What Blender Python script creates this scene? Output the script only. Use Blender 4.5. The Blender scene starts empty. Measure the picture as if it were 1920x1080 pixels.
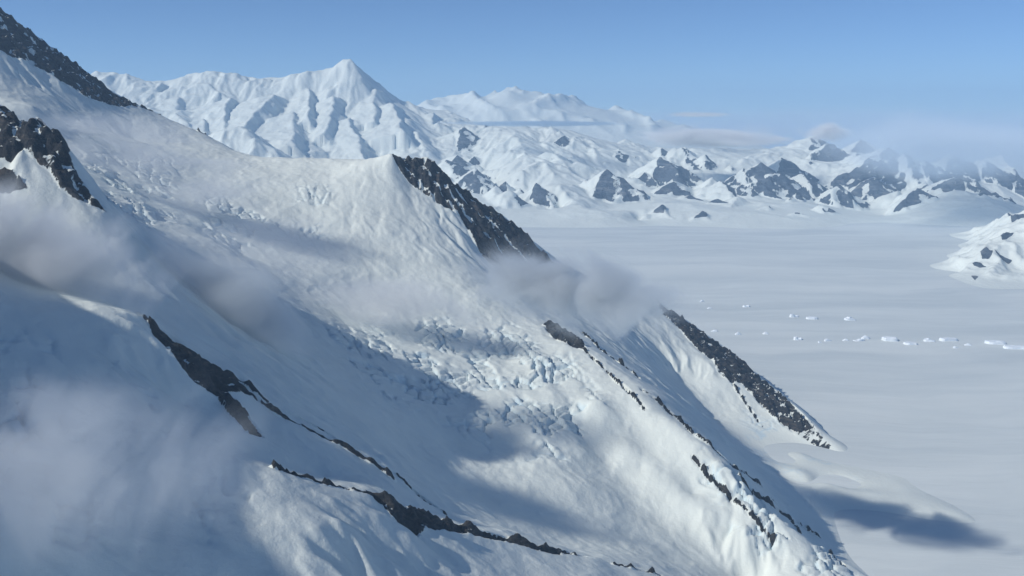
import bpy, math, random
import numpy as np
from mathutils import Vector

# ------------------------------------------------------------------ camera, sky, sun, exposure
scene = bpy.context.scene
col = scene.collection
CAM_H, FPX, PITCH = 1500.0, 1844.0, math.atan(325.0 / 1844.0)
cam_data = bpy.data.cameras.new("camera")
cam_data.sensor_width = 36.0
cam_data.lens = FPX / 1920.0 * 36.0
cam_data.clip_start, cam_data.clip_end = 10.0, 400000.0
cam = bpy.data.objects.new("camera", cam_data)
col.objects.link(cam)
cam.location = (0, 0, CAM_H)
cam.rotation_euler = (math.pi / 2 - PITCH, 0, 0)
scene.camera = cam

SUN_EL, SUN_AZ = math.radians(36.0), math.atan2(-0.34, -0.90)     # azimuth as atan2(y, x): from the left
SUN_DIR = Vector((math.cos(SUN_AZ) * math.cos(SUN_EL), math.sin(SUN_AZ) * math.cos(SUN_EL), math.sin(SUN_EL)))
world = bpy.data.worlds.new("World")
scene.world = world
world.use_nodes = True
wn = world.node_tree
for n in list(wn.nodes):
    wn.nodes.remove(n)
sky = wn.nodes.new("ShaderNodeTexSky")
sky.sky_type = 'NISHITA'
sky.sun_disc = False
sky.sun_elevation = SUN_EL
sky.sun_rotation = math.pi / 2 - SUN_AZ
sky.altitude = 8000
sky.air_density, sky.dust_density, sky.ozone_density = 1.5, 0.0, 6.0
bg = wn.nodes.new("ShaderNodeBackground")
bg.inputs[1].default_value = 0.10
wo = wn.nodes.new("ShaderNodeOutputWorld")
wn.links.new(sky.outputs[0], bg.inputs[0])
wn.links.new(bg.outputs[0], wo.inputs[0])

sun_data = bpy.data.lights.new("sun", 'SUN')
sun_data.energy = 3.55
sun_data.angle = math.radians(0.6)
sun_data.color = (1.0, 0.975, 0.91)
sun = bpy.data.objects.new("sun", sun_data)
col.objects.link(sun)
sun.location = (-4000, -400, 4000)
sun.rotation_euler = SUN_DIR.to_track_quat('Z', 'Y').to_euler()

scene.view_settings.view_transform = 'Standard'
scene.view_settings.look = 'None'
scene.view_settings.gamma = 1.0
scene.view_settings.use_curve_mapping = False
scene.view_settings.exposure = 0.0
scene.cycles.use_denoising = True
scene.cycles.max_bounces = 6
scene.cycles.volume_bounces = 3

CLOUDS = True
HAZE = True

# ------------------------------------------------------------------ helpers
def world_pt(u, v, d):
    """A sighting: direction seen at u, v of the photograph and a distance d north of the camera -> metres."""
    a, b = (u - 960.0) / FPX, (540.0 - v) / FPX
    cp, sp = math.cos(PITCH), math.sin(PITCH)
    dy, dz = cp + b * sp, -sp + b * cp
    s = d / dy
    return (a * s, d, CAM_H + dz * s)

def on_plain(u, v, z=0.0):
    b = (540.0 - v) / FPX
    cp, sp = math.cos(PITCH), math.sin(PITCH)
    dy, dz = cp + b * sp, -sp + b * cp
    d = (z - CAM_H) / dz * dy
    return world_pt(u, v, d)

def resample(pts, step):
    out = []
    for p, q in zip(pts[:-1], pts[1:]):
        p, q = np.array(p, float), np.array(q, float)
        n = max(1, int(np.linalg.norm((q - p)[:2]) / step))
        for i in range(n):
            out.append(p + (q - p) * i / n)
    out.append(np.array(pts[-1], float))
    return out

def hash2(ix, iy, seed):
    h = (ix.astype(np.int64) * 374761393 + iy.astype(np.int64) * 668265263 + seed * 1442695041) & 0xFFFFFFFF
    h = ((h ^ (h >> 13)) * 1274126177) & 0xFFFFFFFF
    h = ((h ^ (h >> 16)) * 2246822519) & 0xFFFFFFFF
    return ((h ^ (h >> 15)) & 0xFFFFFF) / float(0x1000000)

def gnoise(x, y, seed=0):
    """gradient noise, about -0.7 .. 0.7"""
    ix, iy = np.floor(x), np.floor(y)
    fx, fy = x - ix, y - iy
    ux, uy = fx * fx * fx * (fx * (fx * 6 - 15) + 10), fy * fy * fy * (fy * (fy * 6 - 15) + 10)
    def g(dx, dy):
        a = hash2(ix + dx, iy + dy, seed) * (2 * math.pi)
        return np.cos(a) * (fx - dx) + np.sin(a) * (fy - dy)
    a, b, c, d = g(0, 0), g(1, 0), g(0, 1), g(1, 1)
    return (a + (b - a) * ux) * (1 - uy) + (c + (d - c) * ux) * uy

def fbm(x, y, octaves, seed=0, gain=0.5):
    s, amp = 0.0, 1.0
    for o in range(octaves):
        s = s + amp * gnoise(x, y, seed + o * 17)
        x, y = x * 2.03 + 13.7, y * 2.03 - 7.1
        amp *= gain
    return s

def ridged(x, y, octaves, seed=0, gain=0.5):
    s, amp, w = 0.0, 1.0, 1.0
    for o in range(octaves):
        r = 1.0 - np.abs(gnoise(x, y, seed + o * 31)) * 2.2
        r = np.clip(r, 0, 1) ** 2 * w
        s = s + amp * r
        w = np.clip(r * 1.6, 0.15, 1)
        x, y = x * 2.07 + 5.3, y * 2.07 + 9.2
        amp *= gain
    return s

def voronoi(x, y, seed=0):
    """F1, F2 and the random value of the nearest cell"""
    ix, iy = np.floor(x), np.floor(y)
    f1 = np.full(x.shape, 9.0); f2 = np.full(x.shape, 9.0); val = np.zeros(x.shape)
    for dx in (-1, 0, 1):
        for dy in (-1, 0, 1):
            cx, cy = ix + dx, iy + dy
            px, py = cx + hash2(cx, cy, seed), cy + hash2(cx, cy, seed + 5)
            d = np.hypot(px - x, py - y)
            v = hash2(cx, cy, seed + 9)
            near = d < f1
            f2 = np.where(near, f1, np.minimum(f2, d))
            val = np.where(near, v, val)
            f1 = np.where(near, d, f1)
    return f1, f2, val

def gullies(x, y, gx, gy, cell, octaves, seed=0, gain=0.5):
    """rills that run down the slope (gx, gy), about -1 .. 1"""
    L = np.hypot(gx, gy) + 1e-6
    dx, dy = -gy / L, gx / L
    total, amp, f = 0.0, 1.0, 1.0 / cell
    for o in range(octaves):
        px, py = x * f + 3.1 * o, y * f - 5.7 * o
        ix, iy = np.floor(px), np.floor(py)
        fx, fy = px - ix, py - iy
        va = np.zeros(x.shape); vd = np.zeros(x.shape); wt = np.zeros(x.shape)
        for i in (-2, -1, 0, 1):
            for j in (-2, -1, 0, 1):
                hx = hash2(ix - i, iy - j, seed + o * 7) * 0.6
                hy = hash2(ix - i, iy - j, seed + o * 7 + 3) * 0.6
                ax, ay = fx + i - hx, fy + j - hy
                w = np.exp(-2.0 * (ax * ax + ay * ay))
                m = (ax * dx + ay * dy) * 2 * math.pi
                va += np.cos(m) * w; vd += -np.sin(m) * w; wt += w
        va /= wt; vd /= wt
        total = total + amp * va
        k = 0.7 * vd * amp
        ex, ey = dx - k * dy * 0.8, dy + k * dx * 0.8
        n = np.hypot(ex, ey) + 1e-6
        dx, dy = ex / n, ey / n
        amp *= gain; f *= 2.0
    return total

def blur(A, n):
    for _ in range(n):
        P = np.pad(A, 1, mode='edge')
        A = (P[:-2, 1:-1] + P[2:, 1:-1] + P[1:-1, :-2] + P[1:-1, 2:] + 2 * A) / 6.0
    return A

def smooth(e0, e1, x):
    t = np.clip((x - e0) / (e1 - e0), 0, 1)
    return t * t * (3 - 2 * t)

class RBF:
    """height through scattered survey points; kernel r keeps creases along ridges"""
    def __init__(self, pts):
        P = np.array(pts, float)
        keep, seen = [], set()
        for i, p in enumerate(P):
            k = (round(p[0] / 12), round(p[1] / 12))
            if k not in seen:
                seen.add(k); keep.append(i)
        P = P[keep]
        self.c = P[:, :2].mean(0); self.s = np.abs(P[:, :2] - self.c).max()
        X = (P[:, :2] - self.c) / self.s
        n = len(X)
        A = np.zeros((n + 3, n + 3))
        A[:n, :n] = -np.hypot(X[:, None, 0] - X[None, :, 0], X[:, None, 1] - X[None, :, 1]) + np.eye(n) * 1e-4
        A[:n, n] = 1; A[:n, n + 1:] = X
        A[n, :n] = 1; A[n + 1:, :n] = X.T
        self.w = np.linalg.solve(A, np.concatenate([P[:, 2], np.zeros(3)]))
        self.X = X
    def __call__(self, x, y):
        sh = x.shape
        qx = ((x.ravel() - self.c[0]) / self.s).astype(np.float32)
        qy = ((y.ravel() - self.c[1]) / self.s).astype(np.float32)
        out = np.empty(qx.shape, np.float32)
        X = self.X.astype(np.float32); n = len(X); w = self.w[:n].astype(np.float32)
        for i in range(0, len(qx), 8192):
            a, b = qx[i:i + 8192, None], qy[i:i + 8192, None]
            out[i:i + 8192] = -np.sqrt((a - X[:, 0]) ** 2 + (b - X[:, 1]) ** 2) @ w
        return (out + self.w[n] + self.w[n + 1] * qx + self.w[n + 2] * qy).reshape(sh).astype(float)

class Field:
    """regular height grid in metres"""
    def __init__(self, x0, x1, y0, y1, step):
        self.x0, self.y0, self.step = x0, y0, step
        self.xs = np.arange(x0, x1 + step * .5, step); self.ys = np.arange(y0, y1 + step * .5, step)
        self.X, self.Y = np.meshgrid(self.xs, self.ys)
    def sample(self, x, y, A=None):
        A = self.Z if A is None else A
        fx = np.clip((x - self.x0) / self.step, 0, len(self.xs) - 1.001)
        fy = np.clip((y - self.y0) / self.step, 0, len(self.ys) - 1.001)
        i, j = np.floor(fx).astype(int), np.floor(fy).astype(int)
        a, b = fx - i, fy - j
        return (A[j, i] * (1 - a) + A[j, i + 1] * a) * (1 - b) + (A[j + 1, i] * (1 - a) + A[j + 1, i + 1] * a) * b
    def sight(self, u, v):
        """where the line of sight at u, v first meets this ground -> (x, y) or None"""
        ds = np.linspace(self.ys[0], self.ys[-1], 1600)
        x1, _, z1 = world_pt(u, v, 1.0)
        x, z = x1 * ds, CAM_H + (z1 - CAM_H) * ds
        inside = (x > self.xs[0]) & (x < self.xs[-1])
        g = self.sample(x, ds)
        hit = np.where(inside & (z <= g))[0]
        if len(hit) == 0:
            miss = np.where(inside, z - g, 1e9)
            k = int(np.argmin(miss))
            return (x[k], ds[k])
        k = hit[0]
        return (x[k], ds[k])
    def slope(self):
        gy, gx = np.gradient(self.Z, self.step)
        return gx, gy

def in_poly(px, py, poly):
    r = np.zeros(px.shape, bool)
    n = len(poly)
    for i in range(n):
        x0, y0 = poly[i]; x1, y1 = poly[(i + 1) % n]
        c = (y0 > py) != (y1 > py)
        with np.errstate(divide='ignore', invalid='ignore'):
            r ^= c & (px < (x1 - x0) * (py - y0) / (y1 - y0 + 1e-9) + x0)
    return r

def seg_dist(px, py, pts):
    d = np.full(px.shape, 1e9)
    for (x0, y0), (x1, y1) in zip(pts[:-1], pts[1:]):
        L = (x1 - x0) ** 2 + (y1 - y0) ** 2 + 1e-9
        t = np.clip(((px - x0) * (x1 - x0) + (py - y0) * (y1 - y0)) / L, 0, 1)
        d = np.minimum(d, np.hypot(px - x0 - t * (x1 - x0), py - y0 - t * (y1 - y0)))
    return d

def poly_mask(F, poly_px, feather):
    """signed soft mask of a patch of ground sighted as a polygon (1 inside, 0 outside)"""
    P = [F.sight(u, v) for u, v in poly_px]
    a = np.array(P)
    m = feather * 2
    j0, j1 = np.searchsorted(F.ys, a[:, 1].min() - m), np.searchsorted(F.ys, a[:, 1].max() + m)
    i0, i1 = np.searchsorted(F.xs, a[:, 0].min() - m), np.searchsorted(F.xs, a[:, 0].max() + m)
    out = np.zeros(F.X.shape)
    x, y = F.X[j0:j1, i0:i1], F.Y[j0:j1, i0:i1]
    if x.size == 0:
        return out
    ins = in_poly(x, y, P)
    d = seg_dist(x, y, P + [P[0]])
    out[j0:j1, i0:i1] = np.clip(0.5 + np.where(ins, d, -d) / (2 * feather), 0, 1)
    return out

def line_mask(F, pts_px, width, feather):
    P = [F.sight(u, v) for u, v in pts_px]
    a = np.array(P); m = width + feather * 2
    j0, j1 = np.searchsorted(F.ys, a[:, 1].min() - m), np.searchsorted(F.ys, a[:, 1].max() + m)
    i0, i1 = np.searchsorted(F.xs, a[:, 0].min() - m), np.searchsorted(F.xs, a[:, 0].max() + m)
    out = np.zeros(F.X.shape)
    x, y = F.X[j0:j1, i0:i1], F.Y[j0:j1, i0:i1]
    if x.size == 0:
        return out
    d = seg_dist(x, y, P)
    out[j0:j1, i0:i1] = np.clip(0.5 + (width - d) / (2 * feather), 0, 1)
    return out

def grid_mesh(name, F, cells, mat, parent=None, attrs=None, smooth_shade=True):
    """one mesh object from the chosen cells of a field"""
    ny, nx = F.X.shape
    jj, ii = np.nonzero(cells)
    a = jj * nx + ii
    quads = np.stack([a, a + 1, a + nx + 1, a + nx], 1)
    used, inv = np.unique(quads.ravel(), return_inverse=True)
    co = np.stack([F.X.ravel()[used], F.Y.ravel()[used], F.Z.ravel()[used]], 1).astype(np.float32)
    me = bpy.data.meshes.new(name)
    me.vertices.add(len(used)); me.vertices.foreach_set("co", co.ravel())
    nq = len(quads)
    me.loops.add(nq * 4); me.loops.foreach_set("vertex_index", inv.astype(np.int32).ravel())
    me.polygons.add(nq)
    me.polygons.foreach_set("loop_start", np.arange(0, nq * 4, 4, dtype=np.int32))
    me.polygons.foreach_set("use_smooth", np.full(nq, smooth_shade))
    me.update(calc_edges=True)
    for k, A in (attrs or {}).items():
        at = me.attributes.new(k, 'FLOAT', 'POINT')
        at.data.foreach_set("value", A.ravel()[used].astype(np.float32))
    me.materials.append(mat)
    o = bpy.data.objects.new(name, me)
    col.objects.link(o)
    if parent is not None:
        o.parent = parent
    return o

def tag(o, label=None, cat=None, group=None, kind=None):
    if label: o["label"] = label
    if cat: o["category"] = cat
    if group: o["group"] = group
    if kind: o["kind"] = kind
    return o

# ------------------------------------------------------------------ materials
class NT:
    def __init__(self, name):
        self.mat = bpy.data.materials.new(name); self.mat.use_nodes = True
        self.t = self.mat.node_tree
        for n in list(self.t.nodes): self.t.nodes.remove(n)
        self.out = self.n("ShaderNodeOutputMaterial")
    def n(self, typ, **kw):
        x = self.t.nodes.new(typ)
        for k, v in kw.items(): setattr(x, k, v)
        return x
    def l(self, a, b): self.t.links.new(a, b)
    def put(self, sock, v):
        if hasattr(v, "links"): self.l(v, sock)
        else: sock.default_value = v
    def math(self, op, a, b=0.0, c=0.0, clamp=False):
        m = self.n("ShaderNodeMath", operation=op, use_clamp=clamp)
        for i, v in enumerate((a, b, c)): self.put(m.inputs[i], v)
        return m.outputs[0]
    def ramp(self, x, lo, hi, a=0.0, b=1.0):
        m = self.n("ShaderNodeMapRange", interpolation_type='SMOOTHSTEP')
        self.put(m.inputs[0], x)
        for i, v in ((1, lo), (2, hi), (3, a), (4, b)): self.put(m.inputs[i], v)
        return m.outputs[0]
    def noise(self, vec, scale, detail=4.0, rough=0.5):
        m = self.n("ShaderNodeTexNoise")
        self.l(vec, m.inputs["Vector"])
        m.inputs["Scale"].default_value = scale; m.inputs["Detail"].default_value = detail
        m.inputs["Roughness"].default_value = rough
        return m.outputs["Fac"]
    def mix(self, f, a, b):
        m = self.n("ShaderNodeMix", data_type='RGBA')
        self.put(m.inputs[0], f)
        self.put(m.inputs[6], a if hasattr(a, "links") else (*a, 1)); self.put(m.inputs[7], b if hasattr(b, "links") else (*b, 1))
        return m.outputs[2]
    def pos(self, scale=(1, 1, 1), rot=(0, 0, 0)):
        g = self.n("ShaderNodeNewGeometry")
        m = self.n("ShaderNodeMapping")
        m.inputs["Scale"].default_value = scale; m.inputs["Rotation"].default_value = rot
        self.l(g.outputs["Position"], m.inputs["Vector"])
        return m.outputs[0]

def ground_material(name, unit, rock_dark=(0.010, 0.012, 0.016), rock_light=(0.046, 0.044, 0.043), snow=(0.79, 0.825, 0.77), bump=1.0):
    """snow with bare rock where the vertex value 'rock' says so; unit = size in metres of the finest rock relief"""
    k = NT(name)
    p = k.pos()
    at = k.n("ShaderNodeAttribute", attribute_name="rock").outputs["Fac"]
    ice = k.n("ShaderNodeAttribute", attribute_name="ice").outputs["Fac"]
    fine = k.noise(p, 1.0 / (unit * 3.0), 6.0, 0.62)
    streak = k.noise(k.pos((1, 1, 0.35)), 1.0 / (unit * 7.0), 4.0, 0.6)
    e = k.math('ADD', k.math('MULTIPLY', fine, 0.55), k.math('MULTIPLY', streak, 0.45))
    thr = k.math('ADD', at, k.math('MULTIPLY', k.math('SUBTRACT', e, 0.5), 1.05))
    rock = k.ramp(thr, 0.44, 0.56)
    strata = k.noise(k.pos((0.5, 0.5, 2.6), (0.5, 0.35, 0.0)), 1.0 / (unit * 9.0), 3.0, 0.6)
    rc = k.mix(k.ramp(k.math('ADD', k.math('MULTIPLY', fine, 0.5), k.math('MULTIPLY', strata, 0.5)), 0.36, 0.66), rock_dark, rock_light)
    rc = k.mix(k.math('MULTIPLY', k.ramp(strata, 0.56, 0.66), 0.5), rc, tuple(c * f_ for c, f_ in zip(rock_light, (2.1, 1.8, 1.5))))
    drift = k.noise(k.pos((1, 1, 1)), 1.0 / (unit * 40.0), 4.0, 0.55)
    sc = k.mix(k.ramp(drift, 0.35, 0.7), tuple(c * 0.955 for c in snow), snow)
    sc = k.mix(k.math('MULTIPLY', ice, 0.55), sc, (0.50, 0.66, 0.76))
    base = k.mix(rock, sc, rc)
    b = k.n("ShaderNodeBsdfPrincipled")
    k.l(base, b.inputs["Base Color"])
    b.inputs["Roughness"].default_value = 0.75
    b.inputs["Specular IOR Level"].default_value = 0.25
    bn = k.n("ShaderNodeBump")
    bn.inputs["Strength"].default_value = 0.8
    bn.inputs["Distance"].default_value = 1.0
    rel = k.math('MULTIPLY', fine, k.math('ADD', k.math('MULTIPLY', rock, unit * 2.2 * bump), unit * 0.6 * bump))
    rel2 = k.math('MULTIPLY', drift, unit * 2.0 * bump)
    k.l(k.math('ADD', rel, rel2), bn.inputs["Height"])
    k.l(bn.outputs[0], b.inputs["Normal"])
    k.l(b.outputs[0], k.out.inputs["Surface"])
    return k.mat

def plain_material():
    k = NT("wind_packed_snow")
    wob = k.noise(k.pos(), 1 / 1500.0, 3.0, 0.5)
    g = k.n("ShaderNodeNewGeometry")
    cmb = k.n("ShaderNodeCombineXYZ")
    k.l(k.math('MULTIPLY', wob, 900.0), cmb.inputs[1]); k.l(k.math('MULTIPLY', wob, -500.0), cmb.inputs[0])
    ad = k.n("ShaderNodeVectorMath", operation='ADD'); k.l(g.outputs["Position"], ad.inputs[0]); k.l(cmb.outputs[0], ad.inputs[1])
    def streaks(scale, sx, sy, rot, det):
        m = k.n("ShaderNodeMapping"); m.inputs["Scale"].default_value = (sx, sy, 1); m.inputs["Rotation"].default_value = (0, 0, math.radians(rot))
        k.l(ad.outputs[0], m.inputs["Vector"])
        return k.noise(m.outputs[0], 1 / scale, det, 0.58)
    a = streaks(700.0, 0.3, 1.6, 12, 6.0)
    b_ = streaks(170.0, 0.16, 1.3, 16, 5.0)
    p_ = streaks(1900.0, 0.7, 1.3, 10, 5.0)
    c = k.mix(k.ramp(a, 0.30, 0.70), (0.62, 0.665, 0.66), (0.75, 0.785, 0.76))
    c = k.mix(k.math('MULTIPLY', k.ramp(b_, 0.46, 0.68), 0.35), c, (0.57, 0.625, 0.625))
    c = k.mix(k.math('MULTIPLY', k.ramp(p_, 0.48, 0.62), 0.45), c, (0.79, 0.815, 0.78))
    b = k.n("ShaderNodeBsdfPrincipled")
    k.l(c, b.inputs["Base Color"])
    b.inputs["Roughness"].default_value = 0.8
    b.inputs["Specular IOR Level"].default_value = 0.2
    bn = k.n("ShaderNodeBump")
    bn.inputs["Strength"].default_value = 0.7; bn.inputs["Distance"].default_value = 1.0
    k.l(k.math('ADD', k.math('MULTIPLY', a, 16.0), k.math('MULTIPLY', b_, 7.0)), bn.inputs["Height"])
    k.l(bn.outputs[0], b.inputs["Normal"])
    k.l(b.outputs[0], k.out.inputs["Surface"])
    return k.mat

MAT_NEAR = ground_material("snow_and_rock", 3.2)
MAT_FAR = ground_material("far_snow_and_rock", 16.0, (0.055, 0.072, 0.10), (0.12, 0.14, 0.17))  # far rock made paler and bluer: haze and shade painted into its colour
MAT_PLAIN = plain_material()

# ------------------------------------------------------------------ the snow plain
def build_plain():
    xs = [-120000, -40000, -15000, -6000, -2000, 0, 2000, 6000, 15000, 40000, 120000]
    ys = [-3000, 1500, 4000, 8000, 14000, 22000, 40000, 80000, 160000]
    vs = [(x, y, 0.0) for y in ys for x in xs]
    nx = len(xs)
    fs = [(j * nx + i, j * nx + i + 1, (j + 1) * nx + i + 1, (j + 1) * nx + i) for j in range(len(ys) - 1) for i in range(nx - 1)]
    me = bpy.data.meshes.new("snow_plain"); me.from_pydata(vs, [], fs); me.materials.append(MAT_PLAIN)
    o = bpy.data.objects.new("snow_plain", me); col.objects.link(o)
    tag(o, "flat grey white snow plain stretching to the far mountains", kind='structure')
build_plain()

# ------------------------------------------------------------------ the near massif
W = world_pt
near_lines = {
 'summit_ridge': [(-420, -150, 5100), (-260, -110, 5150), (-60, -25, 5200), (0, 20, 5200), (60, 62, 5300), (110, 100, 5400), (180, 152, 5480),
                  (225, 185, 5500), (300, 218, 5500), (380, 250, 5450), (450, 288, 5350), (500, 299, 5250), (600, 301, 5150), (690, 297, 5020), (735, 285, 4900)],
 'peak_crest': [(735, 285, 4900), (752, 320, 4870), (775, 352, 4840), (800, 372, 4800), (840, 392, 4760), (870, 435, 4700), (905, 480, 4640),
                (940, 515, 4580), (985, 560, 4400), (1020, 600, 4100), (1060, 628, 3950), (1100, 652, 3810), (1150, 695, 3650), (1200, 738, 3480),
                (1250, 780, 3350), (1310, 835, 3200), (1370, 890, 3080), (1420, 935, 3000), (1480, 985, 2930), (1540, 1030, 2880), (1600, 1065, 2850), (1670, 1112, 2800)],
 'peak_rib': [(735, 284, 4900), (748, 298, 4940), (766, 307, 4970), (783, 300, 5000), (800, 293, 5020), (815, 302, 5020), (832, 322, 5020), (850, 345, 5020), (900, 382, 5030), (930, 398, 5060), (970, 425, 5120),
              (1000, 450, 5200), (1040, 490, 5300), (1100, 520, 5420), (1160, 545, 5480), (1230, 562, 5500), (1300, 612, 5400), (1350, 645, 5300),
              (1400, 685, 5150), (1440, 720, 5000), (1480, 752, 4730), (1520, 790, 4510), (1572, 838, 4270)],
 'outer_crest': [(1215, 570, 5350), (1250, 610, 5150), (1290, 652, 5000), (1330, 680, 4900), (1370, 720, 4780), (1420, 765, 4650), (1480, 815, 4440), (1548, 858, 4250)],
 'inner_foot': [(1130, 610, 4650), (1180, 650, 4620), (1230, 700, 4550), (1265, 735, 4480), (1300, 768, 4350), (1360, 815, 4200), (1420, 858, 4050), (1490, 905, 3900), (1560, 932, 3835)],
 'basin': [(1200, 610, 5050), (1220, 630, 4980), (1270, 700, 4850), (1330, 770, 4600), (1400, 830, 4340), (1470, 868, 4135)],
 'left_rock': [(-140, 215, 3000), (-60, 200, 2980), (0, 200, 2950), (35, 232, 2930), (70, 225, 2920), (100, 247, 2900), (130, 300, 2850), (160, 350, 2800), (195, 392, 2750)],
 'front_crest': [(150, 602, 2150), (225, 592, 2230), (262, 590, 2300), (300, 622, 2320), (345, 652, 2330), (400, 688, 2335), (450, 722, 2340), (500, 758, 2350), (570, 797, 2370),
                 (650, 838, 2400), (700, 868, 2410), (740, 895, 2415), (790, 935, 2400), (840, 975, 2360)],
 'moraine': [(515, 878, 1950), (600, 906, 2000), (690, 925, 2050), (770, 958, 2120), (850, 988, 2200), (940, 1012, 2280), (1090, 1046, 2390), (1240, 1078, 2500), (1330, 1100, 2580)],
}
near_points = [
 (520, 330, 4800), (620, 330, 4850), (700, 330, 4800), (560, 400, 4500), (680, 420, 4480), (780, 430, 4550), (850, 470, 4500), (600, 480, 4200), (750, 520, 4200),
 (900, 560, 4150), (960, 600, 4050), (450, 480, 4000), (650, 600, 3700), (800, 640, 3750), (950, 680, 3700), (1050, 720, 3550), (850, 750, 3350), (1000, 800, 3200),
 (900, 850, 3050), (1150, 830, 3300), (1100, 900, 3000), (1200, 900, 3150), (1300, 940, 3060), (1000, 950, 2800), (1200, 1000, 2850), (1350, 1010, 2930), (1300, 1060, 2750),
 (1450, 1050, 3000), (1400, 1100, 2780), (560, 600, 3300), (700, 750, 3000), (600, 700, 2950), (480, 620, 2900), (850, 900, 2750), (780, 850, 2800), (950, 980, 2600), (1050, 1020, 2580),
 (650, 770, 2700), (740, 850, 2650), (520, 690, 2650), (400, 610, 2650),
 (60, 150, 4850), (150, 230, 4750), (250, 260, 5000), (300, 300, 4700), (400, 330, 4700), (230, 340, 4250), (330, 400, 4050), (250, 420, 3650), (400, 450, 3800), (300, 520, 3050), (420, 540, 3200),
 (205, 378, 3700), (110, 265, 4300), (60, 200, 4400), (0, 350, 2700), (100, 420, 2650), (0, 500, 2400), (150, 540, 2420), (-150, 400, 2600),
 (60, 680, 1950), (200, 700, 2050), (350, 760, 2150), (470, 817, 2120), (300, 850, 1850), (100, 850, 1700), (0, 950, 1500), (200, 1000, 1550), (400, 950, 1750), (420, 1080, 1600),
 (600, 1000, 1800), (800, 1060, 1950), (700, 1120, 1760), (1000, 1100, 2100), (1200, 1110, 2330), (-150, 800, 1750), (-100, 1150, 1350), (200, 1180, 1380), (600, 890, 2150), (680, 900, 2200),
]
near_world = [
 (-3300, 1500, 1000), (-3300, 2500, 1250), (-3300, 3300, 1350), (-3300, 4200, 1500), (-3500, 5100, 2100), (-3300, 6000, 1300), (-3300, 7400, 100), (-1850, 800, 1700), (-1850, 1080, 1790), (-1800, 1400, 1775), (-1780, 1700, 1810), (-1800, 2050, 1640), (-1800, 2450, 1450), (-1200, 1100, 900), (-600, 1100, 650), (0, 1200, 450), (500, 1700, 330), (900, 2200, 180),  # includes an unseen ridge left of view, raised to shade the lower-left slope
 (1250, 2600, 0), (1400, 2800, -50), (1800, 3300, -110), (1800, 2500, -90), (1800, 1500, -90), (1200, 1300, 40), (1900, 3900, -120), (1900, 4400, -130), (1900, 5200, -250), (1900, 6400, -300),
 (1250, 3560, -8), (1760, 3640, -10), (1800, 3950, -14), (1560, 4230, -20), (1560, 4500, -60), (1560, 4800, -60), (1540, 5200, -60), (1420, 5600, -60), (1150, 6000, -60), (700, 6400, -60), (200, 6700, -60),(-400, 6900, -60), (-1500, 7100, -60), (-2400, 7300, -60),
 (-900, 5650, 900), (-1500, 6100, 1000), (-2300, 6100, 1150), (1000, 3350, 90), (1080, 3150, 30), (1180, 2950, 0), (900, 3600, 190),
 (-300, 5450, 850), (100, 5700, 560), (500, 5950, 330), (1000, 5850, 180), (1800, 5600, -200), (0, 6900, -200), (1250, 3250, -25), (1400, 3450, -45), (1350, 3050, -35),
]
F = Field(-3000, 1900, 1020, 6650, 5.6)
pts = []
for L in near_lines.values():
    pts += resample([W(*p) for p in L], 45.0)
pts += [W(*p) for p in near_points] + near_world
pts += resample([on_plain(*p) for p in ((1490, 878, 38), (1540, 897, 32), (1600, 917, 27), (1680, 942, 20), (1760, 962, 12), (1840, 980, 3))], 45.0)
pts += [on_plain(*p) for p in ((1500, 848, 14), (1545, 872, 12), (1600, 893, 8), (1660, 915, 5))]
surv = RBF(pts)
FC = Field(-3020, 1920, 1000, 6680, 9.0)
FC.Z = surv(FC.X, FC.Y)
F.Z = FC.sample(F.X, F.Y)
for L, hgt_, wid in (([(1120, 780), (1150, 830), (1190, 880), (1280, 955), (1390, 1025)], 42, 62), ([(980, 650), (1040, 760), (1090, 850)], 12, 40)):
    P = [F.sight(*p) for p in L]
    F.Z += hgt_ * np.exp(-(seg_dist(F.X, F.Y, P) / wid) ** 2)

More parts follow.
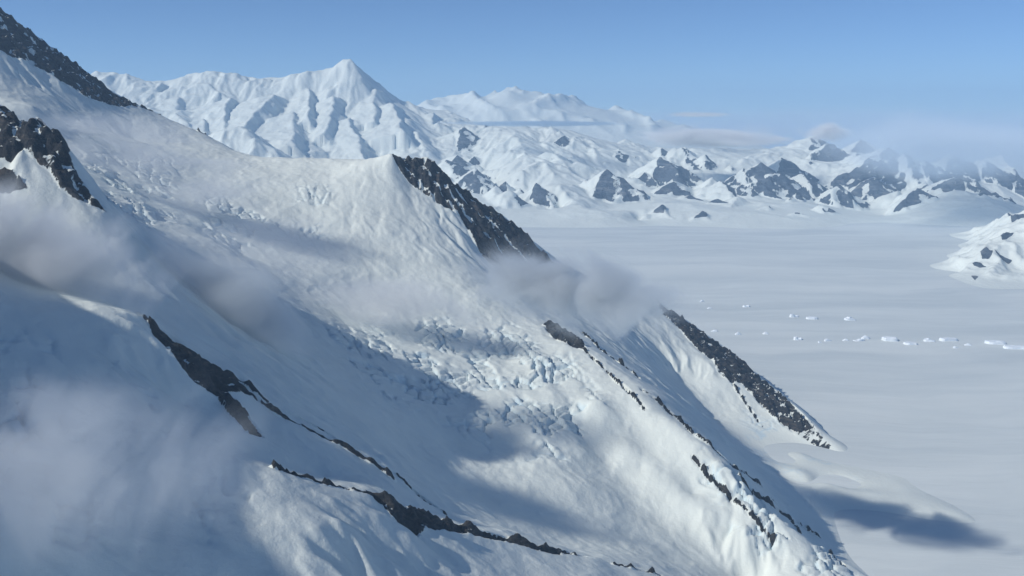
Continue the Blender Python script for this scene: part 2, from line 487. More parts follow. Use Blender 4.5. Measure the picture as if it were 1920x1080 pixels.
near_rock = {
 'summit_rock_face': [('poly', [(-30, 0), (0, 18), (60, 58), (110, 97), (180, 150), (222, 182), (262, 204), (225, 203), (190, 192), (160, 182), (120, 152), (70, 125), (30, 105), (-30, 80)], 10),
                      ('line', [(225, 186), (265, 203), (300, 217)], 9, 6), ('line', [(345, 236), (385, 254)], 6, 5)],
 'black_rock_buttress': [('poly', [(-40, 170), (0, 200), (38, 235), (70, 224), (102, 248), (132, 302), (160, 348), (197, 394), (150, 375), (115, 350), (95, 315), (70, 300), (45, 275), (20, 300), (-40, 280)], 10),
                         ('poly', [(-20, 315), (25, 325), (52, 355), (20, 362), (-20, 350)], 9)],
 'peak_rock_face': [('poly', [(732, 284), (765, 292), (802, 297), (828, 312), (860, 350), (900, 382), (960, 420), (1042, 492), (990, 506), (940, 516), (905, 482), (882, 442), (862, 404), (835, 388), (800, 368), (770, 346), (750, 316)], 9)],
 'outer_rock_face': [('poly', [(1228, 562), (1300, 613), (1400, 686), (1480, 756), (1567, 840), (1546, 856), (1480, 806), (1420, 752), (1382, 712), (1340, 676), (1300, 645), (1245, 592)], 12),
                     ('poly', [(1335, 668), (1385, 688), (1402, 722), (1370, 718), (1345, 695)], 10), ('line', [(1375, 722), (1405, 765), (1430, 800)], 7, 6)],
 'inner_rock_rib': [('poly', [(1018, 606), (1060, 614), (1092, 642), (1100, 662), (1075, 652), (1040, 634)], 8), ('line', [(1085, 650), (1130, 690), (1210, 772)], 6, 5),
                    ('line', [(1090, 620), (1140, 665), (1200, 712)], 7, 5)],
 'front_rock_ridge': [('poly', [(258, 585), (300, 620), (340, 648), (400, 684), (440, 704), (482, 742), (442, 734), (420, 728), (440, 745), (462, 772), (492, 816), (465, 812), (430, 778), (405, 745), (362, 722), (330, 688), (300, 645)], 7),
                      ('line', [(400, 684), (450, 705), (500, 747)], 6, 4), ('line', [(490, 752), (560, 795), (640, 838), (720, 888), (735, 900)], 5, 4),
                      ('line', [(540, 770), (600, 805), (660, 845)], 3.5, 3.5), ('line', [(745, 898), (790, 935), (835, 968)], 4.5, 4)],
 'lower_rock_rib': [('line', [(1205, 735), (1250, 772), (1300, 815), (1370, 872), (1430, 915)], 8, 7), ('line', [(1300, 862), (1370, 930), (1450, 1010)], 6, 6), ('line', [(1390, 900), (1480, 972), (1580, 1058)], 9, 7), ('line', [(1450, 940), (1540, 1010)], 7, 6)],
 'moraine_rock_band': [('line', [(513, 877), (600, 907), (660, 920), (692, 926)], 4.5, 3.5), ('poly', [(684, 921), (760, 950), (850, 985), (930, 1010), (1000, 1027), (1098, 1046), (1040, 1044), (940, 1020), (850, 998), (800, 988), (782, 994), (757, 984), (735, 966)], 5),
                       ('line', [(1000, 1030), (1090, 1046)], 6, 4), ('line', [(1150, 1062), (1240, 1080)], 5, 4)],
}
ROCK = {}
for nm, shapes in near_rock.items():
    m = np.zeros(F.X.shape)
    for s in shapes:
        m = np.maximum(m, poly_mask(F, s[1], s[2]) if s[0] == 'poly' else line_mask(F, s[1], s[2], s[3]))
    ROCK[nm] = m

COULOIR = np.zeros(F.X.shape)
for L in ([(798, 318), (830, 365), (868, 420), (915, 500)], [(835, 350), (880, 405), (930, 455), (968, 505)], [(760, 312), (790, 350), (812, 372)], [(905, 400), (950, 450), (1000, 500)], [(860, 362), (905, 410), (935, 440)]):
    COULOIR = np.maximum(COULOIR, line_mask(F, L, 11, 9))
ice_zones = [   # broken ice: seracs and crevasses
 ([(620, 620), (760, 590), (960, 610), (1060, 680), (1130, 790), (1100, 870), (960, 850), (820, 770), (690, 720)], 60, 1.0),
 ([(980, 640), (1060, 660), (1140, 780), (1110, 860), (1010, 800)], 40, 1.0),
 ([(1400, 770), (1480, 800), (1600, 900), (1580, 935), (1480, 890), (1400, 840)], 40, 0.8),
 ([(1290, 860), (1420, 930), (1560, 1040), (1620, 1090), (1480, 1090), (1380, 990)], 40, 1.0),
 ([(-50, 620), (90, 640), (130, 860), (250, 1090), (-50, 1090)], 60, 0.9),
 ([(260, 690), (360, 680), (380, 800), (260, 820)], 40, 0.7),
 ([(150, 290), (320, 300), (340, 380), (200, 390)], 50, 1.0),
 ([(380, 370), (520, 370), (520, 450), (400, 450)], 50, 0.9),
 ([(390, 900), (480, 900), (470, 1000), (380, 1000)], 35, 0.7),
 ([(560, 350), (620, 350), (620, 440), (560, 440)], 40, 0.5),
]
ICE = np.zeros(F.X.shape)
for poly, fe, s in ice_zones:
    ICE = np.maximum(ICE, poly_mask(F, poly, fe) * s)
rock_all = np.zeros(F.X.shape)
for m in ROCK.values():
    rock_all = np.maximum(rock_all, m)

# relief: wind-smoothed snow swells, flutes on steep ground, broken ice, jagged rock
x, y = x_near, y_near = F.X, F.Y
gx, gy = F.slope()
steep = np.hypot(gx, gy)
wx, wy = x + 40 * fbm(x / 180, y / 180, 3, 3), y + 40 * fbm(x / 180 + 9, y / 180 + 4, 3, 8)
near_plain = smooth(0, 120, F.Z)
swell = 22 * fbm(wx / 420, wy / 420, 5, 11, 0.48) + (ridged(wx / 85 + 0.4 * wy / 85, wy / 150, 3, 15) - 0.7) * 1.5 + fbm(x / 24, y / 24, 2, 19) * 1.3
sgx, sgy = blur(gx, 6), blur(gy, 6)
flute = gullies(wx, wy, sgx, sgy, 120.0, 3, 21) * 13 * smooth(0.42, 0.9, steep) * (0.12 + 0.88 * smooth(-0.08, 0.3, fbm(x / 480, y / 480, 3, 23)))
rill = gullies(x, y, sgx, sgy, 62.0, 3, 71, 0.55)
f1, f2, cv = voronoi((wx * 0.9 + wy * 0.5) / 46, (wy * 0.8 - wx * 0.35) / 84, 41)
block = (cv - 0.5) * 24 - 17 * (1 - smooth(0.02, 0.16, f2 - f1))
flow = (x * 0.55 - y * 0.83) + 55 * fbm(x / 230, y / 230, 3, 66)
ph = flow / 46.0 - np.floor(flow / 46.0)
slot = 1 - smooth(0.03, 0.17, np.abs(ph - 0.5))
slot *= smooth(-0.05, 0.18, fbm((x * 0.83 + y * 0.55) / 120, flow / 60, 3, 68))
step = (ph - 0.5) * 9.0
patch = smooth(-0.14, 0.16, fbm(x / 170, y / 170, 3, 61))
ice_amt = ICE * patch
jag = (ridged(x / 90, y / 90, 4, 51, 0.55) - 0.7) * 16 + fbm(x / 26, y / 26, 3, 55) * 6 + rill * 11
rsoft = smooth(0.25, 0.75, rock_all)
F.Z = F.Z + near_plain * (swell * (1 - 0.5 * rsoft) + flute * (1 - rsoft) + (block * 0.85 + step - 13 * slot) * ice_amt) + jag * rsoft * smooth(0, 60, F.Z)
F.Z = np.where(F.Z < -40, -40, F.Z)
apron = (1 - smooth(25, 75, F.Z)) * smooth(950, 1100, F.X) * smooth(3300, 3500, F.Y) * (1 - smooth(4350, 4500, F.Y))
F.Z = F.Z * (1 - apron) + blur(F.Z, 60) * apron

def split_near():
    ny, nx = F.X.shape
    gx, gy = F.slope()
    bare = np.maximum(rock_all - 0.27 * ROCK['outer_rock_face'] * smooth(-0.2, 0.35, rill) - 0.12 * ROCK['lower_rock_rib'], 0)
    sl_ = np.hypot(gx, gy)
    rock = bare * (1.12 - 0.45 * (1 - smooth(0.35, 0.8, sl_)) - 0.55 * smooth(0.05, 0.75, -rill) - 0.25 * smooth(0.0, 0.4, fbm(x_near / 45, y_near / 45, 3, 91))) - 0.75 * COULOIR * smooth(-0.75, 0.0, fbm(x_near / 60, y_near / 60, 3, 97)) - 0.6 * np.maximum(ROCK['summit_rock_face'], 0.7 * ROCK['black_rock_buttress']) * smooth(0.02, 0.3, fbm(x_near / 38, y_near / 62, 4, 93)) + 0.2 * smooth(0.9, 1.6, np.hypot(gx, gy))
    attrs = {'rock': rock, 'ice': np.clip(ice_amt * np.maximum(1 - smooth(0.02, 0.2, f2 - f1), slot) + ice_amt * 0.22, 0, 1)}
    live = np.maximum(np.maximum(F.Z[:-1, :-1], F.Z[1:, :-1]), np.maximum(F.Z[:-1, 1:], F.Z[1:, 1:])) > -12
    left = live.copy()
    parts = []
    for nm, m in ROCK.items():
        c = (np.maximum(np.maximum(m[:-1, :-1], m[1:, :-1]), np.maximum(m[:-1, 1:], m[1:, 1:])) > 0.30) & left
        left &= ~c
        parts.append((nm, c))
    root = grid_mesh("mountain", F, left, MAT_NEAR, attrs=attrs)
    tag(root, "snow covered mountain with glaciers and dark rock ridges falling to the plain", kind='structure')
    for nm, c in parts:
        o = grid_mesh(nm, F, c, MAT_NEAR, parent=root, attrs=attrs)
    return root
mountain = split_near()

# ------------------------------------------------------------------ far mountains
far_lines = [
 [(120, 155, 19500), (190, 140, 19500), (222, 138, 19500), (260, 145, 19600), (300, 149, 19700), (350, 140, 19800), (400, 137, 19800), (440, 143, 19800), (470, 153, 19800),
  (500, 151, 19800), (528, 146, 19800), (545, 134, 19800), (562, 136, 19850), (580, 129, 19900), (600, 133, 19950), (620, 127, 20000), (632, 118, 20000), (643, 109, 20000), (656, 108, 20000), (668, 119, 20000), (676, 126, 20000), (685, 140, 20050), (710, 160, 20100), (730, 174, 20200), (755, 192, 20400), (790, 199, 20700), (830, 206, 21000)],
 [(500, 151, 19800), (507, 175, 19400), (515, 190, 19000), (545, 225, 18300), (575, 260, 17700), (605, 300, 17000), (630, 330, 16300)],
 [(620, 131, 20000), (622, 165, 19600), (630, 194, 19100), (655, 235, 18400), (680, 265, 17900), (703, 292, 17400), (725, 320, 16700)],
 [(710, 160, 20100), (708, 184, 19700), (735, 205, 19200), (770, 232, 18600), (790, 262, 18000), (812, 300, 17300), (840, 335, 16500)],
 [(790, 199, 20700), (815, 222, 19900), (850, 262, 18800), (890, 300, 17800), (925, 345, 16600)],
 [(300, 149, 19700), (305, 170, 19200), (335, 205, 18500), (365, 235, 17900), (395, 262, 17300)],
 [(400, 137, 19800), (425, 190, 18900), (450, 220, 18300), (500, 262, 17500), (540, 300, 16700)],
 # gullies right of the spurs
 [(565, 205, 19100), (600, 258, 18300), (640, 302, 17400)],
 [(690, 218, 19000), (702, 262, 18250), (722, 296, 17500)],
 [(760, 212, 19300), (785, 235, 18900), (815, 275, 18200), (840, 312, 17400)],
 [(345, 190, 18900), (385, 232, 18200), (420, 262, 17500)],
 [(470, 205, 18800), (520, 252, 17900), (565, 300, 16900)],
 [(420, 242, 16200), (450, 238, 16200), (480, 262, 15900), (510, 290, 15600)],
 # the broad hazy face right of the massif
 [(860, 240, 19500), (960, 246, 18700), (1050, 244, 19000), (1110, 262, 18600), (1160, 282, 18400), (1220, 285, 18800), (1320, 280, 19200), (1400, 282, 19500), (1520, 276, 19600), (1580, 280, 19500), (1660, 290, 19000)],
 [(960, 246, 18700), (968, 262, 18000), (1000, 288, 17100), (1035, 322, 16100)],
 [(1005, 262, 18500), (1060, 300, 17400), (1095, 335, 16300)],
 [(870, 300, 17700), (940, 320, 16600), (1000, 335, 16000)],
 # snow aprons in front of the face
 [(1030, 345, 15300), (1090, 385, 14300), (1180, 396, 14000), (1290, 380, 14500), (1340, 390, 14200)],
]
far_world = []
for u, v in [(900, 392), (960, 398), (1050, 406), (1120, 412), (1200, 416), (1300, 426), (1400, 430), (1500, 431), (1600, 420), (1660, 405), (1760, 395), (1850, 388), (1950, 385), (2050, 380)]:
    far_world.append(on_plain(u, v, -6.0))
for wxx in range(-9000, -1200, 900):
    far_world += [(wxx, 15000, 320), (wxx, 13200, -40)]
for wxx in range(-9000, 9600, 900):
    far_world += [(wxx, 12700, -90), (wxx, 23000, 200)]
far_world += [(9500, y_, -60) for y_ in range(13500, 22500, 1200)] + [(-9200, 17000, 900), (-9200, 19500, 1900), (-9200, 21500, 1000)]
far_world += [W(*p) for p in ((1140, 376, 15150), (1100, 372, 15000), (1190, 384, 14700), (1236, 352, 16700), (1200, 350, 16500), (1290, 352, 16400), (1430, 356, 15800), (1380, 350, 15700), (1020, 390, 14600), (985, 380, 14800),
              (890, 366, 15800), (930, 362, 15300), (1085, 388, 14400), (1250, 406, 13850), (1325, 420, 13450), (1670, 330, 16900), (1730, 336, 16400), (1725, 384, 14800), (1790, 356, 15100), (1850, 374, 14400), (1540, 406, 13900), (1480, 366, 15700),
              (1600, 325, 17000), (1870, 345, 17000), (1500, 380, 14800), (1400, 400, 13900))]
far_world += [W(1600, 345, 15500)[:2] + (60,), W(1650, 375, 14600)[:2] + (10,), W(1560, 320, 16600)[:2] + (250,), W(1310, 330, 16600)[:2] + (330,), W(1345, 365, 15300)[:2] + (160,), W(1185, 330, 16300)[:2] + (380,)]
FF = Field(-9000, 9200, 12800, 22400, 25.0)
fp = []
for L in far_lines:
    fp += resample([W(*p) for p in L], 220.0)
FF.Z = RBF(fp + far_world)(FF.X, FF.Y)

x, y = FF.X, FF.Y
wx, wy = x + 160 * fbm(x / 900, y / 900, 3, 103), y + 160 * fbm(x / 900 + 3, y / 900, 3, 108)
hgt = smooth(30, 900, FF.Z)
low = smooth(0, 60, FF.Z)
mid = smooth(-2600, -900, x) * smooth(20, 380, FF.Z)
FF.Z = FF.Z + (ridged(wx / 1200, wy / 1200, 4, 111, 0.48) - 0.75) * (72 * hgt * (1 - mid)) + (ridged(wx / 1150 + 3, wy / 1150, 5, 117, 0.46) - 0.8) * (34 * mid + 10 * low)
gx, gy = FF.slope()
st = smooth(0.08, 0.6, np.hypot(gx, gy))
FF.Z = FF.Z + gullies(wx, wy, blur(gx, 4), blur(gy, 4), 520.0, 4, 141, 0.50) * (25 * hgt + 14 * mid + 8 * low) * (0.2 + 0.8 * st) + fbm(x / 160, y / 160, 3, 131) * (7 * hgt)
PEAKS = [  # tip and steepness of the angular peaks in front of and among the far mountains
 (1140, 316, 15500, 0.62, 1.0), (1112, 338, 15400, 0.7, 1.1), (1236, 293, 17000, 0.6, 1.0), (1210, 322, 16700, 0.7, 1.1), (1425, 303, 16100, 0.6, 0.9), (1398, 314, 16000, 0.7, 1.1), (1462, 295, 17000, 0.6, 1.0),
 (1010, 341, 15100, 0.7, 1.1), (1032, 360, 14900, 0.8, 1.2), (885, 314, 16200, 0.6, 1.0), (905, 335, 15900, 0.7, 1.0), (950, 339, 15400, 0.8, 1.2), (1082, 366, 14800, 0.7, 1.1), (1245, 382, 14100, 0.6, 1.0), (1322, 394, 13750, 0.6, 1.0),
 (1665, 276, 17200, 0.5, 0.9), (1700, 286, 16900, 0.5, 0.9), (1740, 300, 16500, 0.5, 0.9), (1620, 262, 18900, 0.45, 0.8), (1780, 288, 18000, 0.45, 0.8), (1890, 285, 18600, 0.45, 0.8), (1725, 352, 15000, 0.6, 1.0), (1788, 331, 15400, 0.5, 0.9), (1600, 284, 17800, 0.5, 0.9), (1545, 384, 14400, 0.5, 0.9), (1850, 300, 17800, 0.5, 0.9),
 (1838, 358, 14700, 0.5, 0.9), (1100, 258, 18700, 0.5, 0.9), (1160, 278, 18300, 0.5, 0.9), (1300, 310, 17600, 0.5, 0.8), (1350, 338, 15600, 0.5, 0.9), (1520, 254, 19400, 0.45, 0.8), (1500, 325, 16300, 0.6, 0.9), (990, 246, 18900, 0.5, 0.8),
 (1050, 240, 19200, 0.5, 0.9), (1575, 345, 15600, 0.5, 0.8), (840, 262, 18600, 0.5, 0.9), (780, 240, 18900, 0.5, 0.9), (1165, 352, 15600, 0.5, 0.9), (1265, 318, 17300, 0.5, 0.9), (1340, 372, 14800, 0.4, 0.8), (975, 352, 15300, 0.6, 1.0),
 (1640, 330, 16200, 0.4, 0.8), (1440, 385, 14300, 0.4, 0.7), (1490, 398, 13900, 0.35, 0.6), (1395, 345, 15500, 0.5, 0.9), (1290, 365, 15200, 0.4, 0.7), (860, 290, 17400, 0.5, 0.9), (1120, 395, 14300, 0.3, 0.6),
]
SNOW_PEAKS = [(513, 182, 19000, 0.6, 1.05), (545, 215, 18400, 0.6, 1.0), (630, 186, 19150, 0.6, 1.05), (655, 226, 18500, 0.6, 1.0), (706, 172, 19800, 0.6, 1.0), (738, 198, 19300, 0.6, 1.0), (335, 186, 18900, 0.6, 1.0), (300, 160, 19400, 0.6, 1.0),
 (432, 188, 18800, 0.6, 1.0), (480, 225, 18200, 0.6, 1.0), (815, 216, 19900, 0.6, 1.0), (850, 254, 18800, 0.6, 1.0), (380, 228, 18000, 0.6, 1.0), (590, 255, 17900, 0.6, 1.0), (250, 160, 19300, 0.6, 1.0), (575, 170, 19500, 0.6, 1.0)]
PROCK = np.zeros(FF.X.shape)
FJX, FJY = 55 * fbm(x / 240, y / 240, 3, 181), 55 * fbm(x / 240 + 7, y / 240, 3, 185)
FRG = fbm(x / 330, y / 330, 5, 600) * 62 + (ridged(x / 420, y / 420, 4, 610) - 0.7) * 40
rs = random.Random(77)
for _ in range(46):
    px_, py_ = rs.uniform(-1700, 8400), rs.uniform(14600, 19600)
    zz_ = float(FF.sample(np.array([px_]), np.array([py_]))[0])
    if zz_ > 60:
        zt = zz_ + rs.uniform(70, 230)
        PEAKS.append((960 + px_ / py_ * FPX, None, (px_, py_, zt), 0.5, 0.95))
for i_, (u_, v_, d_, s0, s1) in enumerate(PEAKS + SNOW_PEAKS):
    rn = random.Random(500 + i_)
    c_ = d_ if v_ is None else W(u_, v_ - (6 if i_ >= len(PEAKS) else 0), d_)
    snowy = i_ >= len(PEAKS)
    n_ = 4 if snowy else rn.choice((4, 5, 5, 6))
    a0 = rn.uniform(0, 6.28)
    qx, qy = x + 0.7 * (wx - x) - c_[0] + FJX, y + 0.7 * (wy - y) - c_[1] + FJY
    near_ = (np.abs(qx) < 1500) & (np.abs(qy) < 1500)
    best = np.full(FF.X.shape, -1e9); flag = np.zeros(FF.X.shape)
    for j_ in range(n_):
        az = a0 + 2 * math.pi * (j_ + rn.uniform(-0.25, 0.25)) / n_
        steep_ = rn.uniform(s0, s1)
        if snowy:      # a spur: sunny gentle side, steep side away from the sun
            az, steep_ = ((-0.25, 1.15), (-1.9, 0.50), (2.7, 0.45), (1.3, 0.5))[j_]
            az += rn.uniform(-0.25, 0.25); steep_ *= rn.uniform(0.9, 1.15)
        drop = steep_ * (qx * math.cos(az) + qy * math.sin(az))
        take = drop > best
        best = np.where(take, drop, best)
        flag = np.where(take, 1.0 if i_ < len(PEAKS) and (math.cos(az) * 0.62 - math.sin(az) * 0.78) > 0.25 and rn.random() < (0.5 if v_ is None else 0.9) else 0.0, flag)
    pz = c_[2] - best + FRG * smooth(0, 260, best) * (1.0 if i_ < len(PEAKS) else 0.3)
    up = near_ & (pz > FF.Z)
    PROCK = np.where(up, flag * smooth(8, 50, pz - FF.Z), PROCK)
    FF.Z = np.where(up, pz, FF.Z)
FF.Z = np.maximum(FF.Z, -60)

def cells_of(field, floor=-15):
    Z = field.Z
    return np.maximum(np.maximum(Z[:-1, :-1], Z[1:, :-1]), np.maximum(Z[:-1, 1:], Z[1:, 1:])) > floor

gx, gy = FF.slope()
far_attr = {'rock': np.clip(PROCK * 0.95 * (1.0 - 0.75 * smooth(0.0, 0.28, fbm(x / 170, y / 260, 4, 171))) + 0.35 * mid * smooth(0.6, 1.0, np.hypot(gx, gy)), 0, 1.2), 'ice': np.zeros(FF.X.shape)}
far_all = cells_of(FF)
cxs = (FF.xs[:-1] + FF.xs[1:]) / 2; cys = (FF.ys[:-1] + FF.ys[1:]) / 2
CX, CY = np.meshgrid(cxs, cys)
massif_cells = far_all & (CX < -1500 + (20000 - CY) * 0.30)
east_cells = far_all & ~massif_cells & (CX > 3350)
mid_cells = far_all & ~massif_cells & ~east_cells
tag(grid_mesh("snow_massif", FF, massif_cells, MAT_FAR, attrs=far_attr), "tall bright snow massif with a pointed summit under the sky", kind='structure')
tag(grid_mesh("rocky_foothills", FF, mid_cells, MAT_FAR, attrs=far_attr), "hazy foothills with haze-blue rock pyramids beyond the plain", kind='structure')
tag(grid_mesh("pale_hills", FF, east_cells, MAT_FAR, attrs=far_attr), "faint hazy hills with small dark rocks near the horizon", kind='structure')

# the farthest range
FR = Field(-5200, 7200, 27000, 36000, 60.0)
fl = [[(740, 205, 30000), (800, 196, 30000), (850, 190, 30000), (880, 178, 30000), (915, 180, 30000), (935, 168, 30000), (955, 163, 30000), (975, 172, 30000), (1000, 182, 30000), (1040, 184, 30000), (1080, 190, 30200), (1130, 197, 30500), (1180, 210, 31000), (1230, 222, 31500)]]
fw = [(x_, 27000, 500) for x_ in range(-5200, 7300, 1200)] + [(x_, 36000, 500) for x_ in range(-5200, 7300, 1200)] + [(-5200, 31000, 1300), (7200, 31000, 600)]
q = []
for L in fl: q += resample([W(*p) for p in L], 300)
FR.Z = RBF(q + fw)(FR.X, FR.Y)
FR.Z = FR.Z + (ridged(FR.X / 1800, FR.Y / 1800, 5, 211) - 0.75) * 170 * smooth(500, 1500, FR.Z)
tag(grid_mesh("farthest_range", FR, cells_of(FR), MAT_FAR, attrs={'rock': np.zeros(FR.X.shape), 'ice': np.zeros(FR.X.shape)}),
    "farthest pale snow range with a rounded top behind the flat cloud", kind='structure')

# the hill at the right edge
FH = Field(3600, 7600, 8200, 13200, 16.0)
hl = [[(1812, 520, 9000), (1835, 492, 9250), (1850, 462, 9450), (1880, 440, 9900), (1905, 418, 10200), (1960, 400, 10500), (2050, 385, 10800)],
      [(1850, 462, 9450), (1875, 480, 9330), (1905, 500, 9150)], [(1880, 408, 11600), (1900, 400, 11800), (1930, 398, 11900)]]
hw = [on_plain(u, v, -8.0) for u, v in [(1795, 536), (1800, 512), (1808, 492), (1818, 472), (1830, 454), (1846, 436), (1862, 420), (1812, 545), (1860, 548), (1920, 556), (1830, 405), (1850, 398)]]
hw += [(3600, y_, -40) for y_ in range(8200, 13300, 800)] + [(x_, 8200, -40) for x_ in range(3600, 7700, 500)] + [(x_, 13200, -20) for x_ in range(3600, 7700, 500)] + [(7600, 10000, 250), (7600, 11500, 250)]
q = []
for L in hl: q += resample([W(*p) for p in L], 120)
FH.Z = RBF(q + hw)(FH.X, FH.Y)
HR = np.zeros(FH.X.shape)
for p in [[(1838, 470), (1851, 463), (1862, 474), (1854, 486), (1843, 482)], [(1815, 500), (1838, 490), (1850, 497), (1836, 498)], [(1820, 516), (1834, 518), (1828, 526)], [(1888, 402), (1925, 398), (1925, 414), (1895, 412)], [(1860, 470), (1898, 488), (1890, 494)], [(1872, 446), (1892, 432), (1900, 442), (1880, 452)]]:
    HR = np.maximum(HR, poly_mask(FH, p, 16))
x, y = FH.X, FH.Y
FH.Z = FH.Z + smooth(0, 80, FH.Z) * ((ridged(x / 420, y / 420, 5, 311) - 0.7) * 45 + fbm(x / 120, y / 120, 3, 321) * 14)
FH.Z = np.maximum(FH.Z, -30)
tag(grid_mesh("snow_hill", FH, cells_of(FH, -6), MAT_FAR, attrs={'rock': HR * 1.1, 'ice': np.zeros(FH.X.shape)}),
    "low snow hill with scattered dark rock spots rising from the plain at the right edge", kind='structure')

# ------------------------------------------------------------------ icebergs frozen into the plain
MAT_ICE = None
def ice_material():
    k = NT("iceberg_ice")
    f = k.noise(k.pos(), 1 / 14.0, 5.0, 0.6)
    b = k.n("ShaderNodeBsdfPrincipled")
    k.l(k.mix(k.ramp(f, 0.35, 0.65), (0.80, 0.87, 0.92), (0.90, 0.93, 0.95)), b.inputs["Base Color"])
    b.inputs["Roughness"].default_value = 0.6
    bn = k.n("ShaderNodeBump"); bn.inputs["Strength"].default_value = 0.6; bn.inputs["Distance"].default_value = 1.0
    k.l(k.math('MULTIPLY', f, 5.0), bn.inputs["Height"]); k.l(bn.outputs[0], b.inputs["Normal"])
    k.l(b.outputs[0], k.out.inputs["Surface"])
    return k.mat
MAT_ICE = ice_material()

def iceberg(u, v, wpx, hpx, shape, label, seed):
    """tabular or pinnacled berg: an uneven outline with stepped cliffs and a rough top"""
    rnd = random.Random(seed)
    bx, by, _ = on_plain(u, v)
    px = by / FPX
    L, H = wpx * px * 1.3, max(7.0, hpx * px * 0.55)
    D = L * rnd.uniform(0.4, 0.65)
    n = 18
    base = []
    for i in range(n):
        t = 2 * math.pi * i / n
        c, s_ = math.cos(t), math.sin(t)
        e = 0.55
        bx_ = math.copysign(abs(c) ** e, c) * L / 2 * rnd.uniform(0.84, 1.08)
        by_ = math.copysign(abs(s_) ** e, s_) * D / 2 * rnd.uniform(0.84, 1.08)
        base.append((bx_, by_))
    tilt = rnd.uniform(-0.12, 0.12)
    rings = [(1.03, -3.0, 0), (1.0, 0.35, .06), (0.97, 0.8, .08), (0.9, 1.0, .07), (0.55, 1.0, .10), (0.2, 1.0, .12)]
    vs, fs = [], []
    for k_, (sc, hz, jit) in enumerate(rings):
        for (qx, qy) in base:
            if shape == 'table': top = H * (1 + tilt * qx / L * 2)
            elif shape == 'peak': top = H * (1.25 - 0.9 * min(1, math.hypot(qx / L, qy / D) * 2 * sc)) if k_ > 1 else H * 0.75
            else: top = H * (1.0 + 0.45 * math.sin(qx / L * 5 + seed) - 0.2)
            z = hz if hz < 0 else hz * top * (1 + rnd.uniform(-jit, jit))
            j2 = rnd.uniform(0.97, 1.03)
            vs.append((qx * sc * j2, qy * sc * j2, z))
    for r in range(len(rings) - 1):
        for i in range(n):
            a, b = r * n + i, r * n + (i + 1) % n
            fs.append((a, b, b + n, a + n))
    fs.append(tuple((len(rings) - 1) * n + i for i in range(n)))
    me = bpy.data.meshes.new("iceberg"); me.from_pydata(vs, [], fs); me.materials.append(MAT_ICE)
    o = bpy.data.objects.new("iceberg", me); col.objects.link(o)
    o.location = (bx, by + D / 2, 0)
    o.rotation_euler = (0, 0, rnd.uniform(-0.25, 0.25))
    tag(o, label, "iceberg", "icebergs frozen into the snow plain")

BERGS = [  # u, v of the foot, width, height in the photograph's pixels
 (1908, 655, 34, 8, 'table', "long flat iceberg cut by the picture's edge, rightmost in the lower row"),
 (1871, 646, 30, 8, 'table', "long flat iceberg second from the right end of the lower row"),
 (1782, 640, 27, 8, 'table', "broad low iceberg in the lower row, above two tiny ice lumps"),
 (1745, 641, 17, 7, 'wedge', "short iceberg just left of the broad one above the tiny lumps"),
 (1710, 647, 20, 6, 'table', "thin flat iceberg lying lower than its neighbours, fifth from the right"),
 (1671, 640, 21, 11, 'table', "tallest flat-topped iceberg in the middle of the lower row"),
 (1624, 636, 13, 10, 'peak', "pointed iceberg left of the tallest flat-topped one"),
 (1612, 640, 16, 5, 'wedge', "low ice slab touching the left foot of the pointed iceberg"),
 (1586, 639, 9, 5, 'wedge', "small iceberg just left of the low slab and pointed iceberg"),
 (1553, 640, 11, 6, 'wedge', "stubby faint iceberg in the lower row between two smaller ones"),
 (1538, 643, 6, 4, 'wedge', "tiny ice lump at the left foot of the stubby faint iceberg"),
 (1497, 638, 12, 8, 'wedge', "faint low iceberg fourth from the left in the lower row"),
 (1436, 627, 9, 7, 'peak', "small white iceberg third from the left in the lower row"),
 (1384, 628, 9, 9, 'peak', "bright little pinnacle iceberg close to the rock ridge"),
 (1340, 622, 10, 5, 'wedge', "faint iceberg half hidden against the dark rock ridge"),
 (1596, 601, 16, 8, 'wedge', "lone wide iceberg, rightmost of the upper row"),
 (1524, 599, 17, 6, 'table', "flat white iceberg, second from the right in the upper row"),
 (1490, 595, 13, 8, 'wedge', "notched iceberg in the middle of the upper row"),
 (1400, 576, 10, 5, 'wedge', "small bright iceberg near the left end of the upper row"),
 (1331, 579, 7, 5, 'peak', "tiny iceberg, second from the left in the upper row"),
 (1316, 566, 6, 5, 'wedge', "tiniest faint iceberg, leftmost of the upper row"),
 (1816, 648, 10, 6, 'peak', "small ice pinnacle below the broad low iceberg"),
 (1793, 653, 8, 5, 'wedge', "tiny ice lump left of the small pinnacle in the lower row"),
]
for i, (u, v, w_, h_, shp, lab) in enumerate(BERGS):
    iceberg(u, v, w_, h_, shp, lab, 100 + i)

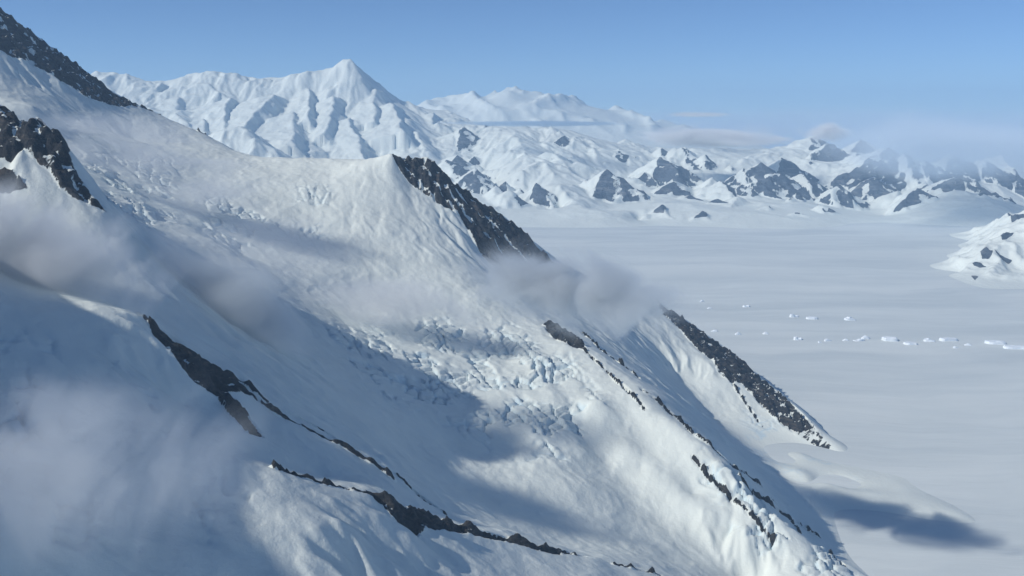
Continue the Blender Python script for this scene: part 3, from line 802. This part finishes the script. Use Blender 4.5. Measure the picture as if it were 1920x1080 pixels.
# ------------------------------------------------------------------ clouds and haze
def cloud_material(name, dens, scale, stretch, cover, edge, detail=6.0, aniso=0.2, colour=(1, 1, 1), seed=0.0, rough=0.62, contrast=5.0):
    k = NT(name)
    tc = k.n("ShaderNodeTexCoord")
    ln = k.n("ShaderNodeVectorMath", operation='LENGTH'); k.l(tc.outputs["Object"], ln.inputs[0])
    g = k.n("ShaderNodeNewGeometry")
    mp = k.n("ShaderNodeMapping"); mp.inputs["Scale"].default_value = stretch; mp.inputs["Location"].default_value = (seed * 137.0, seed * 71.0, seed * 53.0)
    k.l(g.outputs["Position"], mp.inputs["Vector"])
    nz = k.noise(mp.outputs[0], 1.0 / scale, detail, rough)
    nz.node.inputs['Distortion'].default_value = 0.9
    fall = k.ramp(ln.outputs["Value"], 1.0, edge)
    d = k.math('ADD', k.math('SUBTRACT', k.math('MULTIPLY', fall, 1.7), 1.0), k.math('MULTIPLY', k.math('SUBTRACT', nz, cover), contrast))
    d = k.math('MULTIPLY', k.ramp(d, -0.25, 0.9), fall)
    pv = k.n("ShaderNodeVolumePrincipled")
    pv.inputs["Color"].default_value = (*colour, 1)
    pv.inputs["Anisotropy"].default_value = aniso
    k.l(k.math('MULTIPLY', d, dens), pv.inputs["Density"])
    k.l(pv.outputs[0], k.out.inputs["Volume"])
    return k.mat

def ball(name):
    import bmesh
    bm = bmesh.new(); bmesh.ops.create_icosphere(bm, subdivisions=3, radius=1.0)
    me = bpy.data.meshes.new(name); bm.to_mesh(me); bm.free()
    return me

def cloud(u, v, d, r, label, dens, scale, cover=0.45, edge=0.25, stretch=(1, 1, 1.6), tilt=0.0, turn=0.0, name="cloud", **kw):
    me = ball(name)
    o = bpy.data.objects.new(name, me); col.objects.link(o)
    o.location = W(u, v, d)
    o.scale = r
    o.rotation_euler = (0, tilt, turn)
    me.materials.append(cloud_material("cloud_vapour", dens, scale, stretch, cover, edge, seed=u * 0.01 + v * 0.003, **kw))
    tag(o, label, "cloud", "clouds drifting over the mountain")
    return o

if CLOUDS:
    GREY = (0.97, 0.985, 1.0)
    cloud(40, 480, 2330, (560, 170, 235), "big grey cloud hiding the foot of the black rock at the left edge", 0.030, 250, cover=0.425, edge=0.05, colour=GREY, stretch=(0.9, 1, 1.0), tilt=0.15, contrast=6.0)
    cloud(430, 565, 2850, (560, 160, 210), "dark grey cloud drifting behind the tip of the front rock ridge", 0.024, 230, cover=0.435, tilt=0.38, edge=0.05, colour=(0.84, 0.89, 0.93), stretch=(0.8, 1, 1.1), contrast=6.0)
    cloud(1070, 540, 3020, (600, 180, 185), "flat grey cloud lying across the gap in the outer rock ridge", 0.036, 190, cover=0.425, edge=0.05, colour=(0.88, 0.92, 0.95), stretch=(0.8, 0.8, 1.2), turn=-0.65, contrast=6.0)
    cloud(740, 570, 3700, (760, 160, 220), "thin pale cloud veil over the middle of the glacier", 0.010, 240, cover=0.47, tilt=0.15, edge=0.05, stretch=(0.9, 0.9, 1.2))
    cloud(140, 880, 1420, (450, 110, 300), "thin mist veil over the crevassed slope at the lower left", 0.015, 200, cover=0.455, edge=0.05, colour=GREY, stretch=(0.9, 0.9, 1.0))
    cloud(470, 470, 2950, (900, 170, 330), "wide translucent mist sheet drifting down the slope in the middle left", 0.0042, 330, cover=0.44, tilt=0.30, edge=0.0, colour=GREY, stretch=(0.5, 0.7, 1.6), contrast=3.5)
    cloud(270, 300, 4100, (900, 160, 280), "faint mist clinging to the slope below the summit ridge", 0.0095, 330, cover=0.47, tilt=0.25, edge=0.1, colour=GREY, stretch=(0.7, 0.8, 2))
    cloud(1010, 232, 17200, (3300, 900, 100), "thin flat cloud line across the far snow mountains", 0.010, 1800, cover=0.42, stretch=(0.5, 1, 6), edge=0.0, colour=(0.60, 0.74, 0.88), contrast=2.5)  # vapour colour darkened to blue-grey, painting in the shade of the cloud base
    cloud(1330, 256, 16600, (2200, 800, 300), "low white cloud bank capping the hazy foothills", 0.016, 700, cover=0.44, edge=0.1, stretch=(0.6, 1, 2), aniso=-0.4)
    cloud(1545, 248, 16000, (650, 450, 270), "small white cloud puff over the pale hills", 0.012, 500, cover=0.45, edge=0.1, aniso=-0.4)
    cloud(1310, 215, 19000, (1000, 700, 80), "faint streak of cloud just on the horizon", 0.004, 1100, cover=0.42, stretch=(0.6, 1, 5), edge=0.1)
    cloud(1780, 282, 13600, (3600, 2200, 760), "broad dim cloud bank over the hills at the right edge", 0.0014, 1300, cover=0.42, edge=0.0, colour=(0.80, 0.90, 1.0), stretch=(0.6, 1, 1.8), aniso=-0.3)
    o = cloud(1450, 240, 36000, (30000, 11000, 1000), "distant fog bank hiding the horizon behind the hills", 0.00018, 6000, cover=0.3, edge=0.0, colour=(0.80, 0.90, 1.0), aniso=-0.3, name="fog_bank")

if HAZE:
    bm_v = [(-30000, -2500, -150), (30000, -2500, -150), (30000, 60000, -150), (-30000, 60000, -150), (-30000, -2500, 2900), (30000, -2500, 2900), (30000, 60000, 2900), (-30000, 60000, 2900)]
    me = bpy.data.meshes.new("haze"); me.from_pydata(bm_v, [], [(3, 2, 1, 0), (4, 5, 6, 7), (0, 1, 5, 4), (1, 2, 6, 5), (2, 3, 7, 6), (3, 0, 4, 7)])
    k = NT("haze_air")
    pv = k.n("ShaderNodeVolumePrincipled")
    pv.inputs["Color"].default_value = (0.50, 0.74, 1.0, 1)
    pv.inputs["Density"].default_value = 2.6e-5
    pv.inputs["Anisotropy"].default_value = 0.0
    k.l(pv.outputs[0], k.out.inputs["Volume"])
    me.materials.append(k.mat)
    o = bpy.data.objects.new("haze", me); col.objects.link(o)
    tag(o, "pale blue haze filling the air to the far mountains", kind='stuff')
